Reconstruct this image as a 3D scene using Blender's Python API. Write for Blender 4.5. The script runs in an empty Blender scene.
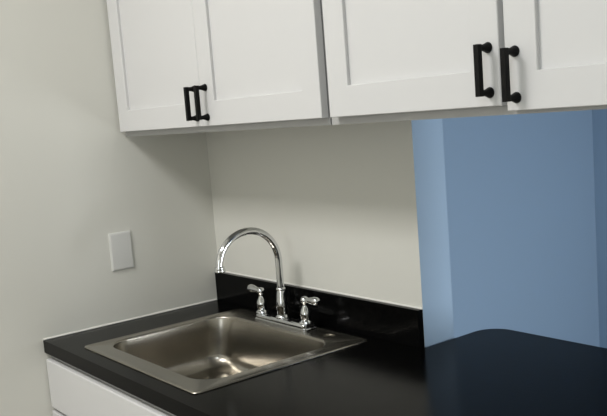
import bpy, bmesh, math, random
from mathutils import Vector, Matrix, Euler

random.seed(4)
S = bpy.context.scene
COL = S.collection
Z0 = 0.915                      # height of the worktop surface above the floor
PI = math.pi

# ------------------------------------------------------------------ materials
def new_mat(name):
    m = bpy.data.materials.new(name); m.use_nodes = True
    nt = m.node_tree
    return m, nt, nt.nodes['Principled BSDF']

def set_in(b, **kw):
    for k, v in kw.items():
        n = k.replace('_', ' ')
        if n in b.inputs:
            b.inputs[n].default_value = v

def add_bump(nt, b, scale, strength, dist=0.001, detail=3.0, stretch=None):
    tc = nt.nodes.new('ShaderNodeTexCoord')
    mp = nt.nodes.new('ShaderNodeMapping')
    if stretch: mp.inputs['Scale'].default_value = stretch
    nz = nt.nodes.new('ShaderNodeTexNoise')
    nz.inputs['Scale'].default_value = scale
    nz.inputs['Detail'].default_value = detail
    bp = nt.nodes.new('ShaderNodeBump')
    bp.inputs['Strength'].default_value = strength
    bp.inputs['Distance'].default_value = dist
    nt.links.new(tc.outputs['Object'], mp.inputs['Vector'])
    nt.links.new(mp.outputs['Vector'], nz.inputs['Vector'])
    nt.links.new(nz.outputs['Fac'], bp.inputs['Height'])
    nt.links.new(bp.outputs['Normal'], b.inputs['Normal'])
    return nz, mp, bp

def simple(name, col, rough=0.5, metal=0.0, spec=0.5, bump=None):
    m, nt, b = new_mat(name)
    set_in(b, Base_Color=(*col, 1), Roughness=rough, Metallic=metal, Specular_IOR_Level=spec)
    if bump: add_bump(nt, b, *bump)
    return m

def wall_paint(name, col, rough=0.5):
    """rolled paint: fine orange peel plus a few larger patched unevennesses"""
    m, nt, b = new_mat(name)
    set_in(b, Base_Color=(*col, 1), Roughness=rough, Specular_IOR_Level=0.35)
    nz, mp, bp = add_bump(nt, b, 260.0, 0.10, 0.0006)
    n2 = nt.nodes.new('ShaderNodeTexNoise'); n2.inputs['Scale'].default_value = 6.0; n2.inputs['Detail'].default_value = 4
    b2 = nt.nodes.new('ShaderNodeBump'); b2.inputs['Strength'].default_value = 0.12; b2.inputs['Distance'].default_value = 0.006
    nt.links.new(mp.outputs['Vector'], n2.inputs['Vector'])
    nt.links.new(n2.outputs['Fac'], b2.inputs['Height'])
    nt.links.new(bp.outputs['Normal'], b2.inputs['Normal'])
    nt.links.new(b2.outputs['Normal'], b.inputs['Normal'])
    return m

M_WALL = wall_paint('white_wall_paint', (0.725, 0.72, 0.665))
M_BLUE = wall_paint('blue_wall_paint', (0.280, 0.380, 0.492), 0.55)
M_CEIL = simple('ceiling_paint', (0.80, 0.79, 0.76), 0.9)
M_FLOOR = simple('floor_vinyl', (0.30, 0.27, 0.23), 0.5)
M_CAB = simple('white_cabinet_lacquer', (0.665, 0.664, 0.662), 0.38, bump=(90.0, 0.03, 0.0005))
M_FRAME = simple('shaded_cabinet_white', (0.45, 0.449, 0.442), 0.5)  # cabinet white, darkened to carry the shade below the doors
M_BLACK = simple('matte_black_metal', (0.003, 0.003, 0.003), 0.5, 0.0, 0.15)
M_CAULK = simple('white_caulk', (0.80, 0.79, 0.75), 0.45)
M_PLATE = simple('white_plastic', (0.66, 0.66, 0.635), 0.35)
M_CHROME = simple('chrome', (0.68, 0.69, 0.70), 0.05, 1.0)
M_RUBBER = simple('dark_grey_rubber', (0.02, 0.02, 0.02), 0.7)

def steel_mat(name, rough, col, stretch):
    """satin steel with faint, long brushing streaks in its gloss"""
    m, nt, b = new_mat(name)
    set_in(b, Base_Color=(*col, 1), Metallic=1.0, Roughness=rough, Anisotropic=0.35)
    tc = nt.nodes.new('ShaderNodeTexCoord'); mp = nt.nodes.new('ShaderNodeMapping')
    mp.inputs['Scale'].default_value = stretch
    nz = nt.nodes.new('ShaderNodeTexNoise'); nz.inputs['Scale'].default_value = 12.0
    nt.links.new(tc.outputs['Object'], mp.inputs['Vector']); nt.links.new(mp.outputs['Vector'], nz.inputs['Vector'])
    rr = nt.nodes.new('ShaderNodeMapRange')
    rr.inputs['To Min'].default_value = rough - 0.015; rr.inputs['To Max'].default_value = rough + 0.015
    nt.links.new(nz.outputs['Fac'], rr.inputs['Value'])
    nt.links.new(rr.outputs['Result'], b.inputs['Roughness'])
    return m
M_STEEL = steel_mat('brushed_stainless_steel', 0.25, (0.36, 0.338, 0.296), (1, 6, 1))
M_STEEL2 = steel_mat('polished_steel', 0.2, (0.6, 0.58, 0.54), (1, 1, 1))

def stone_mat(name, rough, base, fleck, bump, spec):
    m, nt, b = new_mat(name)
    nz, mp, bp = add_bump(nt, b, 170.0, bump, 0.0007, 4.0)
    set_in(b, Roughness=rough, Specular_IOR_Level=spec)
    n2 = nt.nodes.new('ShaderNodeTexNoise'); n2.inputs['Scale'].default_value = 320.0; n2.inputs['Detail'].default_value = 2
    nt.links.new(mp.outputs['Vector'], n2.inputs['Vector'])
    cr = nt.nodes.new('ShaderNodeValToRGB')
    cr.color_ramp.elements[0].position = 0.52; cr.color_ramp.elements[0].color = (*base, 1)
    cr.color_ramp.elements[1].position = 0.78; cr.color_ramp.elements[1].color = (*fleck, 1)
    nt.links.new(n2.outputs['Fac'], cr.inputs['Fac'])
    nt.links.new(cr.outputs['Color'], b.inputs['Base Color'])
    n3 = nt.nodes.new('ShaderNodeTexNoise'); n3.inputs['Scale'].default_value = 9.0; n3.inputs['Detail'].default_value = 5
    nt.links.new(mp.outputs['Vector'], n3.inputs['Vector'])
    rr = nt.nodes.new('ShaderNodeMapRange')
    rr.inputs['To Min'].default_value = rough - 0.06; rr.inputs['To Max'].default_value = rough + 0.08
    nt.links.new(n3.outputs['Fac'], rr.inputs['Value'])
    nt.links.new(rr.outputs['Result'], b.inputs['Roughness'])
    return m
M_STONE = stone_mat('black_granite_worktop', 0.17, (0.0015, 0.0015, 0.0015), (0.008, 0.0078, 0.007), 0.25, 0.055)
M_SPLASH = stone_mat('black_granite_splash', 0.12, (0.0025, 0.0025, 0.0025), (0.006, 0.006, 0.006), 0.02, 0.07)

# ------------------------------------------------------------------ mesh helpers
def finish(name, bm, mat, parent=None, smooth=None, bevel=0.0, segs=2, weld=True):
    if weld: bmesh.ops.remove_doubles(bm, verts=bm.verts, dist=1e-6)
    bmesh.ops.recalc_face_normals(bm, faces=bm.faces)
    me = bpy.data.meshes.new(name); bm.to_mesh(me); bm.free()
    mats = mat if isinstance(mat, (list, tuple)) else [mat]
    for m in mats: me.materials.append(m)
    o = bpy.data.objects.new(name, me); COL.objects.link(o)
    if parent: o.parent = parent
    if bevel:
        md = o.modifiers.new('edge', 'BEVEL'); md.width = bevel; md.segments = segs
        md.limit_method = 'ANGLE'; md.angle_limit = math.radians(40); md.harden_normals = False
    if smooth is not None:
        for p in me.polygons: p.use_smooth = True
        me.set_sharp_from_angle(angle=math.radians(smooth))
    return o

def box(bm, a, b):
    a = Vector(a); b = Vector(b)
    vs = [bm.verts.new((x, y, z)) for z in (a.z, b.z) for y in (a.y, b.y) for x in (a.x, b.x)]
    for f in ((0,2,3,1),(4,5,7,6),(0,1,5,4),(2,6,7,3),(0,4,6,2),(1,3,7,5)):
        bm.faces.new([vs[i] for i in f])

def rings(bm, rs, cap0=True, cap1=True):
    """loft a list of closed rings of equal length"""
    V = [[bm.verts.new(p) for p in r] for r in rs]
    n = len(V[0])
    for i in range(len(V) - 1):
        for k in range(n):
            bm.faces.new((V[i][k], V[i][(k+1) % n], V[i+1][(k+1) % n], V[i+1][k]))
    if cap0: bm.faces.new(V[0][::-1])
    if cap1: bm.faces.new(V[-1])
    return V

def lathe(bm, origin, axis, prof, n=28, cap0=True, cap1=True):
    """prof: list of (radius, distance along axis)"""
    o = Vector(origin); ax = Vector(axis).normalized()
    u = ax.orthogonal().normalized(); v = ax.cross(u)
    rs = []
    for r, h in prof:
        r = max(r, 1e-4)
        rs.append([o + ax*h + (u*math.cos(2*PI*k/n) + v*math.sin(2*PI*k/n))*r for k in range(n)])
    rings(bm, rs, cap0, cap1)

def tube(bm, pts, rad, n=20):
    pts = [Vector(p) for p in pts]; rs = []
    ref = None
    for i, p in enumerate(pts):
        t = (pts[min(i+1, len(pts)-1)] - pts[max(i-1, 0)]).normalized()
        if ref is None: ref = t.orthogonal().normalized()
        ref = (ref - t*ref.dot(t)).normalized(); w = t.cross(ref)
        r = rad[i] if isinstance(rad, (list, tuple)) else rad
        rs.append([p + (ref*math.cos(2*PI*k/n) + w*math.sin(2*PI*k/n))*r for k in range(n)])
    rings(bm, rs)

def rrect(x0, x1, y0, y1, r, z, n=10):
    """rounded rectangle, counter clockwise, fixed vertex count"""
    P = []
    for cx, cy, a0 in ((x1-r, y0+r, -90), (x1-r, y1-r, 0), (x0+r, y1-r, 90), (x0+r, y0+r, 180)):
        for k in range(n + 1):
            a = math.radians(a0 + 90*k/n)
            P.append(Vector((cx + r*math.cos(a), cy + r*math.sin(a), z)))
    return P

def loop_edges(bm, pts):
    vs = [bm.verts.new(p) for p in pts]
    es = [bm.edges.new((vs[i], vs[(i+1) % len(vs)])) for i in range(len(vs))]
    return vs, es

def empty(name, loc, label, cat, group=None):
    o = bpy.data.objects.new(name, None); COL.objects.link(o)
    o.location = loc; o.empty_display_size = 0.05
    return tag(o, label, cat, group)

def tag(o, label, cat, group=None):
    o['label'] = label; o['category'] = cat
    if group: o['group'] = group
    return o

def struct(o):
    o['kind'] = 'structure'; return o

# everything below is laid out with z = 0 at the worktop surface; W() lifts it
def W(x, y, z): return Vector((x, y, z + Z0))
def wbox(bm, a, b): box(bm, W(*a), W(*b))

# ------------------------------------------------------------------ the setting
RX = 3.7; FY = -3.3; CEIL = 2.10; OPX0 = 0.977; OPX1 = 1.55; OPZ0 = -0.0383; OPZ1 = 0.60; WT = 0.112; FAR = 1.595; FLX = 0.45
bm = bmesh.new(); wbox(bm, (-0.1, FY, -Z0), (0, 0, CEIL)); struct(finish('wall_left', bm, M_WALL))
bm = bmesh.new(); wbox(bm, (RX, FY, -Z0), (RX+.1, 0, CEIL)); struct(finish('wall_right', bm, M_WALL))
bm = bmesh.new(); wbox(bm, (-.1, FY-.1, -Z0), (RX+.1, FY, CEIL)); struct(finish('wall_front', bm, M_WALL))
bm = bmesh.new(); box(bm, (-.1, FY-.1, -.1), (RX+.1, FAR+.1, 0)); struct(finish('floor', bm, M_FLOOR))
bm = bmesh.new(); wbox(bm, (-.1, FY-.1, CEIL), (RX+.1, FAR+.1, CEIL+.1)); struct(finish('ceiling', bm, M_CEIL))

# back wall with the pass-through opening; its kitchen face white, the rest blue
bm = bmesh.new()
outer = [(-.1, -Z0), (RX+.1, -Z0), (RX+.1, CEIL), (-.1, CEIL)]
inner = [(OPX0, OPZ0), (OPX1, OPZ0), (OPX1, OPZ1), (OPX0, OPZ1)]
lo = {}
for y in (0, WT):
    allE = []
    for nm, poly in (('o', outer), ('i', inner)):
        vs, es = loop_edges(bm, [W(x, y, z) for x, z in poly]); lo[nm, y] = vs; allE += es
    bmesh.ops.triangle_fill(bm, use_beauty=True, use_dissolve=False, edges=allE)
for nm in 'oi':
    a, b = lo[nm, 0], lo[nm, WT]
    for k in range(4): bm.faces.new((a[k], a[(k+1) % 4], b[(k+1) % 4], b[k]))
bmesh.ops.recalc_face_normals(bm, faces=bm.faces)
for f in bm.faces:
    f.material_index = 0 if f.calc_center_median().y < 1e-4 else 1
struct(finish('wall_back', bm, [M_WALL, M_BLUE]))

bm = bmesh.new(); wbox(bm, (FLX-.1, FAR, -Z0), (RX+.1, FAR+.1, CEIL)); struct(finish('wall_far', bm, M_BLUE))
bm = bmesh.new(); wbox(bm, (FLX-.1, WT, -Z0), (FLX, FAR, CEIL)); struct(finish('wall_far_left', bm, M_BLUE))
bm = bmesh.new(); wbox(bm, (2.7, WT, -Z0), (2.8, FAR, CEIL)); struct(finish('wall_far_right', bm, M_BLUE))
# white caulk beads along the worktop and above the backsplash
bm = bmesh.new()
def bead(bm, p, q, r):
    n = 24; P = [Vector(p).lerp(Vector(q), i/n) for i in range(n+1)]
    tube(bm, P, [r*(0.85 + 0.3*random.random()) for _ in P], 10)
bead(bm, W(0.001, -0.640, 0.002), W(0.001, -0.02, 0.002), 0.0032)
struct(finish('trim_1', bm, M_CAULK, smooth=60))
bm = bmesh.new(); bead(bm, W(0.002, -0.001, 0.1012), W(0.975, -0.001, 0.1012), 0.0032)
struct(finish('trim_2', bm, M_CAULK, smooth=60))

# ------------------------------------------------------------------ worktop
D = 0.6413; CT = 0.0383
SX0, SX1, SY0, SY1 = 0.186, 0.8195, -0.5945, -0.0458
out = [(0, -D), (2.05, -D), (2.05, 0), (1.545, 0), (1.545, 0.257)]
cx, cy, r = 1.050, 0.187, 0.068
for k in range(13):
    a = math.radians(90 + 90*k/12); out.append((cx + r*math.cos(a), cy + (0.257-0.187)*math.sin(a)))
out += [(0.982, 0), (0, 0)]
bm = bmesh.new()
hole = [(p.x, p.y) for p in rrect(SX0+.014, SX1-.014, SY0+.014, SY1-.012, .03, 0, 5)]
L = {}
for z in (-CT, 0):
    E_ = []
    for nm, poly in (('o', out), ('h', hole)):
        vs, es = loop_edges(bm, [W(x, y, z) for x, y in poly]); L[nm, z] = vs; E_ += es
    bmesh.ops.triangle_fill(bm, use_beauty=True, use_dissolve=False, edges=E_)
for nm in 'oh':
    a, b = L[nm, -CT], L[nm, 0]; n = len(a)
    for k in range(n): bm.faces.new((a[k], a[(k+1) % n], b[(k+1) % n], b[k]))
o = finish('worktop', bm, M_STONE, bevel=0.0045, segs=3)
tag(o, 'long black stone worktop holding the sink and running through the blue opening', 'countertop')

bm = bmesh.new(); wbox(bm, (0.0015, -0.0181, 0), (OPX0, 0, 0.1003))
o = finish('backsplash', bm, M_SPLASH, bevel=0.0015, segs=2)
tag(o, 'low glossy black upstand along the white wall behind the faucet', 'backsplash')

# ------------------------------------------------------------------ sink
SINK = W((SX0+SX1)/2, (SY0+SY1)/2, 0)
sink = empty('kitchen_sink', SINK, 'stainless steel single bowl drop-in sink set in the black worktop', 'sink')
def SL(p): return Vector(p) + Vector((0, 0, Z0)) - SINK
BX0, BX1, BY0, BY1 = 0.211, 0.768, -0.537, -0.124
bm = bmesh.new()
def rr_off(d, z, R0=0.018):     # outer flange, inset d
    return [SL(p) for p in rrect(SX0+d, SX1-d, SY0+d, SY1-d, max(R0-d*.5, .004), z)]
fl = [rr_off(0.0005, 0.0), rr_off(0.0, 0.0015), rr_off(0.001, 0.0034), rr_off(0.0035, 0.0042), rr_off(0.007, 0.0040), rr_off(0.0105, 0.0026)]
V = rings(bm, fl, False, False)
def tx(z): return .35 if z > -.1151 else .35 + .65*min(1, (-.115-z)/.042)
def bowl(d, z, R=0.074):
    return [SL(p) for p in rrect(BX0+(d if abs(d) < .002 or d > .05 else d*tx(z)), BX1-(d if abs(d) < .002 or d > .05 else d*tx(z)), BY0+d, BY1-d, max(R-d*.35, .03), z)]
bl = [bowl(-0.004, 0.0026), bowl(-0.0015, 0.0020), bowl(0.0, 0.0008), bowl(0.001, -0.002), bowl(0.0018, -0.006), bowl(0.0085, -0.035), bowl(0.0155, -0.075), bowl(0.0225, -0.115)]
for k in range(1, 11):         # rounded foot of the bowl
    a = math.radians(90*k/10)
    bl.append(bowl(0.0225 + 0.040*(1-math.cos(a)), -0.115 - 0.042*math.sin(a)))
bl += [bowl(0.105, -0.1585), bowl(0.15, -0.160)]
VB = rings(bm, bl, False, False)
# bowl floor down to the drain opening
dc = SL(Vector(((BX0+BX1)/2, (BY0+BY1)/2, -0.1625)))
n = len(VB[-1])
last = VB[-1]
prev = last
for f_, z_ in ((0.6, -0.0006), (0.0, -0.0022)):
    ring = []
    for v in last:
        d_ = Vector((v.co.x-dc.x, v.co.y-dc.y, 0)); dn = d_.normalized()*0.045
        q = Vector((dc.x, dc.y, 0)) + dn.lerp(d_, f_)
        ring.append(bm.verts.new((q.x, q.y, v.co.z + z_)))
    for k in range(n): bm.faces.new((prev[k], prev[(k+1) % n], ring[(k+1) % n], ring[k]))
    prev = ring
bm.faces.new(prev)
# flat flange and rear deck between rolled rim and bowl, with the spare tap hole
def ring_edges(vs): return [bm.edges.get((vs[i], vs[(i+1) % len(vs)])) for i in range(len(vs))]
HC = SL(Vector((0.692, -0.088, 0.0026)))
hv = [bm.verts.new((HC.x + .0210*math.cos(2*PI*k/24), HC.y + .0210*math.sin(2*PI*k/24), HC.z)) for k in range(24)]
he = [bm.edges.new((hv[i], hv[(i+1) % 24])) for i in range(24)]
bmesh.ops.triangle_fill(bm, use_beauty=True, use_dissolve=False, edges=ring_edges(V[-1]) + ring_edges(VB[0]) + he)
h2 = [bm.verts.new((v.co.x, v.co.y, v.co.z - .007)) for v in hv]
for k in range(24): bm.faces.new((hv[k], hv[(k+1) % 24], h2[(k+1) % 24], h2[k]))
o = finish('basin', bm, M_STEEL, sink, smooth=50)
bm = bmesh.new()
lathe(bm, (dc.x, dc.y, dc.z + .0005), (0, 0, 1), [(.043, 0), (.0435, .002), (.041, .0032), (.034, .0022), (.030, .0012), (.012, .0012), (.010, .006), (.004, .0075)], 32)
finish('drain_strainer', bm, M_STEEL2, sink, smooth=40)
bm = bmesh.new()
lathe(bm, (HC.x, HC.y, HC.z - .004), (0, 0, 1), [(.0208, 0), (.0208, .0006), (.0190, .0012), (.0001, .0014)], 28)
finish('hole_plug', bm, M_STEEL, sink, smooth=10)

# ------------------------------------------------------------------ faucet
FX, FYY = 0.474, -0.080
FZ = 0.0030
fa = empty('kitchen_faucet', W(FX, FYY, FZ), 'chrome two-handle gooseneck faucet on the rear ledge of the sink', 'faucet')
bm = bmesh.new()
def fr(d, z, r): return [Vector((p.x, p.y, z)) for p in rrect(-.119+d, .134-d, -.0275+d, .0275-d, r, z, 8)]
rings(bm, [fr(0, 0, .012), fr(0, .005, .012), fr(.0015, .0065, .011), fr(.004, .0075, .010), fr(.004, .0155, .010), fr(.0055, .0178, .009), fr(.009, .0190, .007)])
finish('base_plate', bm, M_CHROME, fa, smooth=35)
BP = 0.0190
bm = bmesh.new()
lathe(bm, (0, 0, BP), (0, 0, 1), [(.0215, 0), (.0220, .003), (.0205, .006), (.0165, .010), (.0160, .016), (.0175, .026), (.0172, .040), (.0150, .060), (.0130, .076), (.0122, .082), (.0138, .084), (.0142, .087), (.0130, .090), (.0105, .092)], 32)
finish('spout_body', bm, M_CHROME, fa, smooth=35)
bm = bmesh.new()
P = [(0, 0, z) for z in (.10, .13, .16, .185)]
Rr = 0.103; zc = 0.192
for k in range(0, 29):
    a = math.radians(174.0*k/28); up_ = 0.010 if a > PI/2 else 0.0
    P.append((0, -Rr + Rr*math.cos(a), zc + up_ + (Rr - up_)*math.sin(a)))
P.append((0, P[-1][1] - .0002, P[-1][2] - .006))
tube(bm, P, 0.0106, 24)
sp = finish('spout', bm, M_CHROME, fa, smooth=40)
e = Vector(P[-1])
bm = bmesh.new()
lathe(bm, e + Vector((0, 0, .004)), (0, 0, -1), [(.0106, 0), (.0140, .001), (.0150, .004), (.0146, .008), (.0165, .0095), (.0168, .014), (.0150, .0165), (.0115, .0165), (.0112, .013)], 28)
finish('aerator', bm, M_CHROME, sp, smooth=35)

def handle(x, sgn, yaw):
    bm = bmesh.new()
    lathe(bm, (x, 0, BP), (0, 0, 1), [(.0200, 0), (.0205, .002), (.0190, .005), (.0150, .007), (.0130, .010), (.0150, .018), (.0158, .026), (.0145, .034), (.0105, .043), (.0075, .050), (.0070, .055), (.0085, .058), (.0112, .062), (.0120, .067), (.0105, .073), (.0070, .0765), (.0025, .078)], 28)
    h = finish('faucet_handle', bm, M_CHROME, fa, smooth=35)
    bm = bmesh.new()
    d = Vector((sgn*math.cos(yaw), math.sin(yaw), 0.06)).normalized()
    lathe(bm, Vector((x, 0, BP + .067)) + d*.008, d, [(.0070, 0), (.0070, .004), (.0085, .007), (.0078, .011), (.0098, .022), (.0120, .036), (.0118, .046), (.0098, .052), (.0060, .0555), (.0015, .056)], 20)
    finish('lever', bm, M_CHROME, h, smooth=40)
handle(-.107, -1, 0.0)
handle(.112, 1, 0.0)

# ------------------------------------------------------------------ cabinets
def shaker(bm, x0, x1, z0, z1, yf, th, st, rec=0.0085):
    """five-piece door: stiles and rails standing proud of the recessed panel"""
    yb = yf + th
    o_ = [(x0, z0), (x1, z0), (x1, z1), (x0, z1)]
    i_ = [(x0+st, z0+st), (x1-st, z0+st), (x1-st, z1-st), (x0+st, z1-st)]
    j_ = [(x0+st+.0012, z0+st+.0012), (x1-st-.0012, z0+st+.0012), (x1-st-.0012, z1-st-.0012), (x0+st+.0012, z1-st-.0012)]
    e_ = 0.0013
    oe = [(x0+e_, z0+e_), (x1-e_, z0+e_), (x1-e_, z1-e_), (x0+e_, z1-e_)]
    mk = lambda poly, y: [bm.verts.new((x, y, z)) for x, z in poly]
    R_ = [mk(o_, yb), mk(o_, yf+e_), mk(oe, yf), mk(i_, yf), mk(j_, yf+.0012), mk(j_, yf+rec)]
    for a, b in zip(R_, R_[1:]):
        for k in range(4): bm.faces.new((a[k], a[(k+1) % 4], b[(k+1) % 4], b[k]))
    bm.faces.new(R_[0][::-1]); bm.faces.new(R_[-1])

def pull_mesh(bm, x, z, y, L_=0.078):
    """square bar pull on two flared round posts, standing out towards -y"""
    s = 0.0054; yo = -0.0285
    box(bm, (x-s, y+yo-s, z-L_/2-s*1.1), (x+s, y+yo+s, z+L_/2+s*1.1))
    for zz in (z-L_/2, z+L_/2):
        lathe(bm, (x, y, zz), (0, -1, 0), [(.0095, 0), (.0098, .0015), (.0090, .004), (.0068, .010), (.0056, .015), (.0052, .026)], 24)

DY = -0.3213; TH = 0.020; FRZ = 0.590; UT = 1.42
def wall_cabinet(x0, x1, doors, label, loc):
    root = empty('wall_cabinet', W(*loc), label, 'cabinet', None)
    off = W(*loc)
    def q(bm): bmesh.ops.translate(bm, verts=bm.verts, vec=Vector((0, 0, Z0)) - off); return bm
    bm = bmesh.new()
    yb = DY + TH + .019
    box(bm, (x0, yb, FRZ+.010), (x0+.016, 0, UT)); box(bm, (x1-.016, yb, FRZ+.010), (x1, 0, UT))
    box(bm, (x0+.016, yb, FRZ+.012), (x1-.016, 0, FRZ+.028)); box(bm, (x0+.016, yb, UT-.016), (x1-.016, 0, UT))
    box(bm, (x0+.016, -.006, FRZ+.028), (x1-.016, 0, UT-.016))
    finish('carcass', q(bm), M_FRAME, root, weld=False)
    bm = bmesh.new()
    y0, y1 = DY + TH + .003, yb
    fw = .038
    box(bm, (x0, y0, FRZ), (x0+fw, y1, UT)); box(bm, (x1-fw, y0, FRZ), (x1, y1, UT))
    box(bm, (x0+fw, y0, FRZ), (x1-fw, y1, FRZ+fw)); box(bm, (x0+fw, y0, UT-fw), (x1-fw, y1, UT))
    mid = (doors[0][1] + doors[1][0])/2
    box(bm, (mid-.02, y0, FRZ+fw), (mid+.02, y1, UT-fw))
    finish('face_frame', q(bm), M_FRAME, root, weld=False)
    for (a, b, z0, hx, hz) in doors:
        bm = bmesh.new(); shaker(bm, a, b, z0, UT - .012 + (z0 - .6066), DY, TH, .0640)
        d = finish('door', q(bm), M_CAB, root)
        bm = bmesh.new(); pull_mesh(bm, hx, hz, DY)
        finish('bar_handle', q(bm), M_BLACK, d, smooth=35, bevel=0.0006, segs=2, weld=False)
    return root
wall_cabinet(0.002, 1.0210, [(.0113, .5150, .6066, .493, .6690), (.5163, 1.0197, .6066, .5450, .6690)],
             'white two-door wall cabinet in the corner above the sink', (0.518, 0, FRZ))
wall_cabinet(1.0262, 1.985, [(1.0479, 1.5140, .6066, 1.491, .6700), (1.5262, 1.9720, .5965, 1.548, .6578)],
             'white two-door wall cabinet over the blue opening, its right door hung lower', (1.5097, 0, FRZ))

def base_cabinet(x0, x1, fronts, label, loc):
    off = W(*loc)
    root = empty('base_cabinet', off, label, 'cabinet')
    def q(bm): bmesh.ops.translate(bm, verts=bm.verts, vec=Vector((0, 0, Z0)) - off); return bm
    FY_ = -.6425; fb = FY_ + .019
    top = -CT; bot = -Z0
    bm = bmesh.new()
    box(bm, (x0, fb+.019, bot+.09), (x0+.016, -.004, top)); box(bm, (x1-.016, fb+.019, bot+.09), (x1, -.004, top))
    box(bm, (x0+.016, fb+.019, bot+.09), (x1-.016, -.004, bot+.106)); box(bm, (x0+.016, -.012, bot+.106), (x1-.016, -.004, top))
    box(bm, (x0, fb+.07, bot), (x1, fb+.086, bot+.09)); box(bm, (x0, -.03, bot), (x1, -.014, bot+.09))
    finish('carcass', q(bm), M_FRAME, root, weld=False)
    bm = bmesh.new(); y0, y1 = fb+.0008, fb+.019
    box(bm, (x0, y0, bot+.09), (x0+.038, y1, top)); box(bm, (x1-.038, y0, bot+.09), (x1, y1, top))
    box(bm, (x0+.038, y0, top-.036), (x1-.038, y1, top)); box(bm, (x0+.038, y0, -.232), (x1-.038, y1, -.192))
    box(bm, (x0+.038, y0, bot+.09), (x1-.038, y1, bot+.128))
    finish('face_frame', q(bm), M_FRAME, root, weld=False)
    for a, b in fronts:
        bm = bmesh.new(); box(bm, (a, FY_, -.2085), (b, fb, -.0570))
        finish('drawer_front', q(bm), M_CAB, root, bevel=.0034, segs=2)
        bm = bmesh.new(); shaker(bm, a, b, bot+.10, -.2205, FY_, .019, .064)
        finish('door', q(bm), M_CAB, root)
base_cabinet(0.002, 1.03, [(.0070, 1.0195)], 'white base cabinet below the sink, against the left wall', (0.516, -.31, -Z0))

# ------------------------------------------------------------------ blank wall plate
bm = bmesh.new()
def pr(d, x): return [W(x, p.x, p.y) for p in rrect(-.3945+d, -.3170-d, .1680+d, .2905-d, .003, 0, 4)]
rings(bm, [pr(0, 0), pr(0, .0020), pr(.0012, .0040), pr(.0045, .0058), pr(.0065, .0062)])
o = finish('wall_plate', bm, M_PLATE, smooth=8)
tag(o, 'blank white cover plate on the left wall above the worktop', 'wall plate')

# ------------------------------------------------------------------ lights
def area(name, loc, sx, sy, power, col, rot=(0, 0, 0)):
    l = bpy.data.lights.new(name, 'AREA'); l.shape = 'RECTANGLE'; l.size = sx; l.size_y = sy
    l.energy = power; l.color = col
    o_ = bpy.data.objects.new(name, l); COL.objects.link(o_)
    o_.location = W(*loc); o_.rotation_euler = rot
    return o_
area('ceiling_lamp', (0.75, -2.0, CEIL-.02), .7, .6, 44, (1.0, .98, .96))
area('ceiling_lamp', (2.35, -1.75, CEIL-.02), .35, .35, 8, (.82, .92, 1.0))  # added weak cool fill overhead, for the right doors and sink corner
area('added_front_fill', (2.45, FY+.02, .45), .8, 1.3, 11, (.90, .96, 1.0), (math.radians(90), 0, 0))  # added cool fill on the front wall for the blue opening; no window built
area('added_far_fill', (2.68, .50, .0), .45, .7, 24, (.95, .98, 1.0), (0, math.radians(90), 0))  # added fill that brightens the blue room and jamb from the unseen side

w = bpy.data.worlds.new('room_air'); S.world = w; w.use_nodes = True
w.node_tree.nodes['Background'].inputs['Color'].default_value = (.5, .5, .5, 1)
w.node_tree.nodes['Background'].inputs['Strength'].default_value = 0.0

# ------------------------------------------------------------------ camera
def cam_axes(yaw, pitch, roll):
    y, p, r = (math.radians(v) for v in (yaw, pitch, roll))
    f = Vector((-math.sin(y)*math.cos(p), math.cos(y)*math.cos(p), math.sin(p)))
    rt = Vector((math.cos(y), math.sin(y), 0)); up = rt.cross(f)
    return math.cos(r)*rt + math.sin(r)*up, -math.sin(r)*rt + math.cos(r)*up, f
rt, up, f = cam_axes(52.4471, -7.4285, -4.4723)
cd = bpy.data.cameras.new('camera'); cam = bpy.data.objects.new('camera', cd); COL.objects.link(cam)
m = Matrix((rt, up, -f)).transposed().to_4x4(); m.translation = W(2.4511, -1.4947, 0.6202)
cam.matrix_world = m
cd.sensor_fit = 'HORIZONTAL'; cd.sensor_width = 36.0; cd.lens = 830.77/607*36.0
cd.shift_x = -0.25/607; cd.shift_y = 14.04/607; cd.clip_start = 0.02
S.camera = cam

S.view_settings.view_transform = 'Standard'; S.view_settings.look = 'None'
S.view_settings.gamma = 1.0; S.view_settings.use_curve_mapping = False
S.view_settings.exposure = 0.0
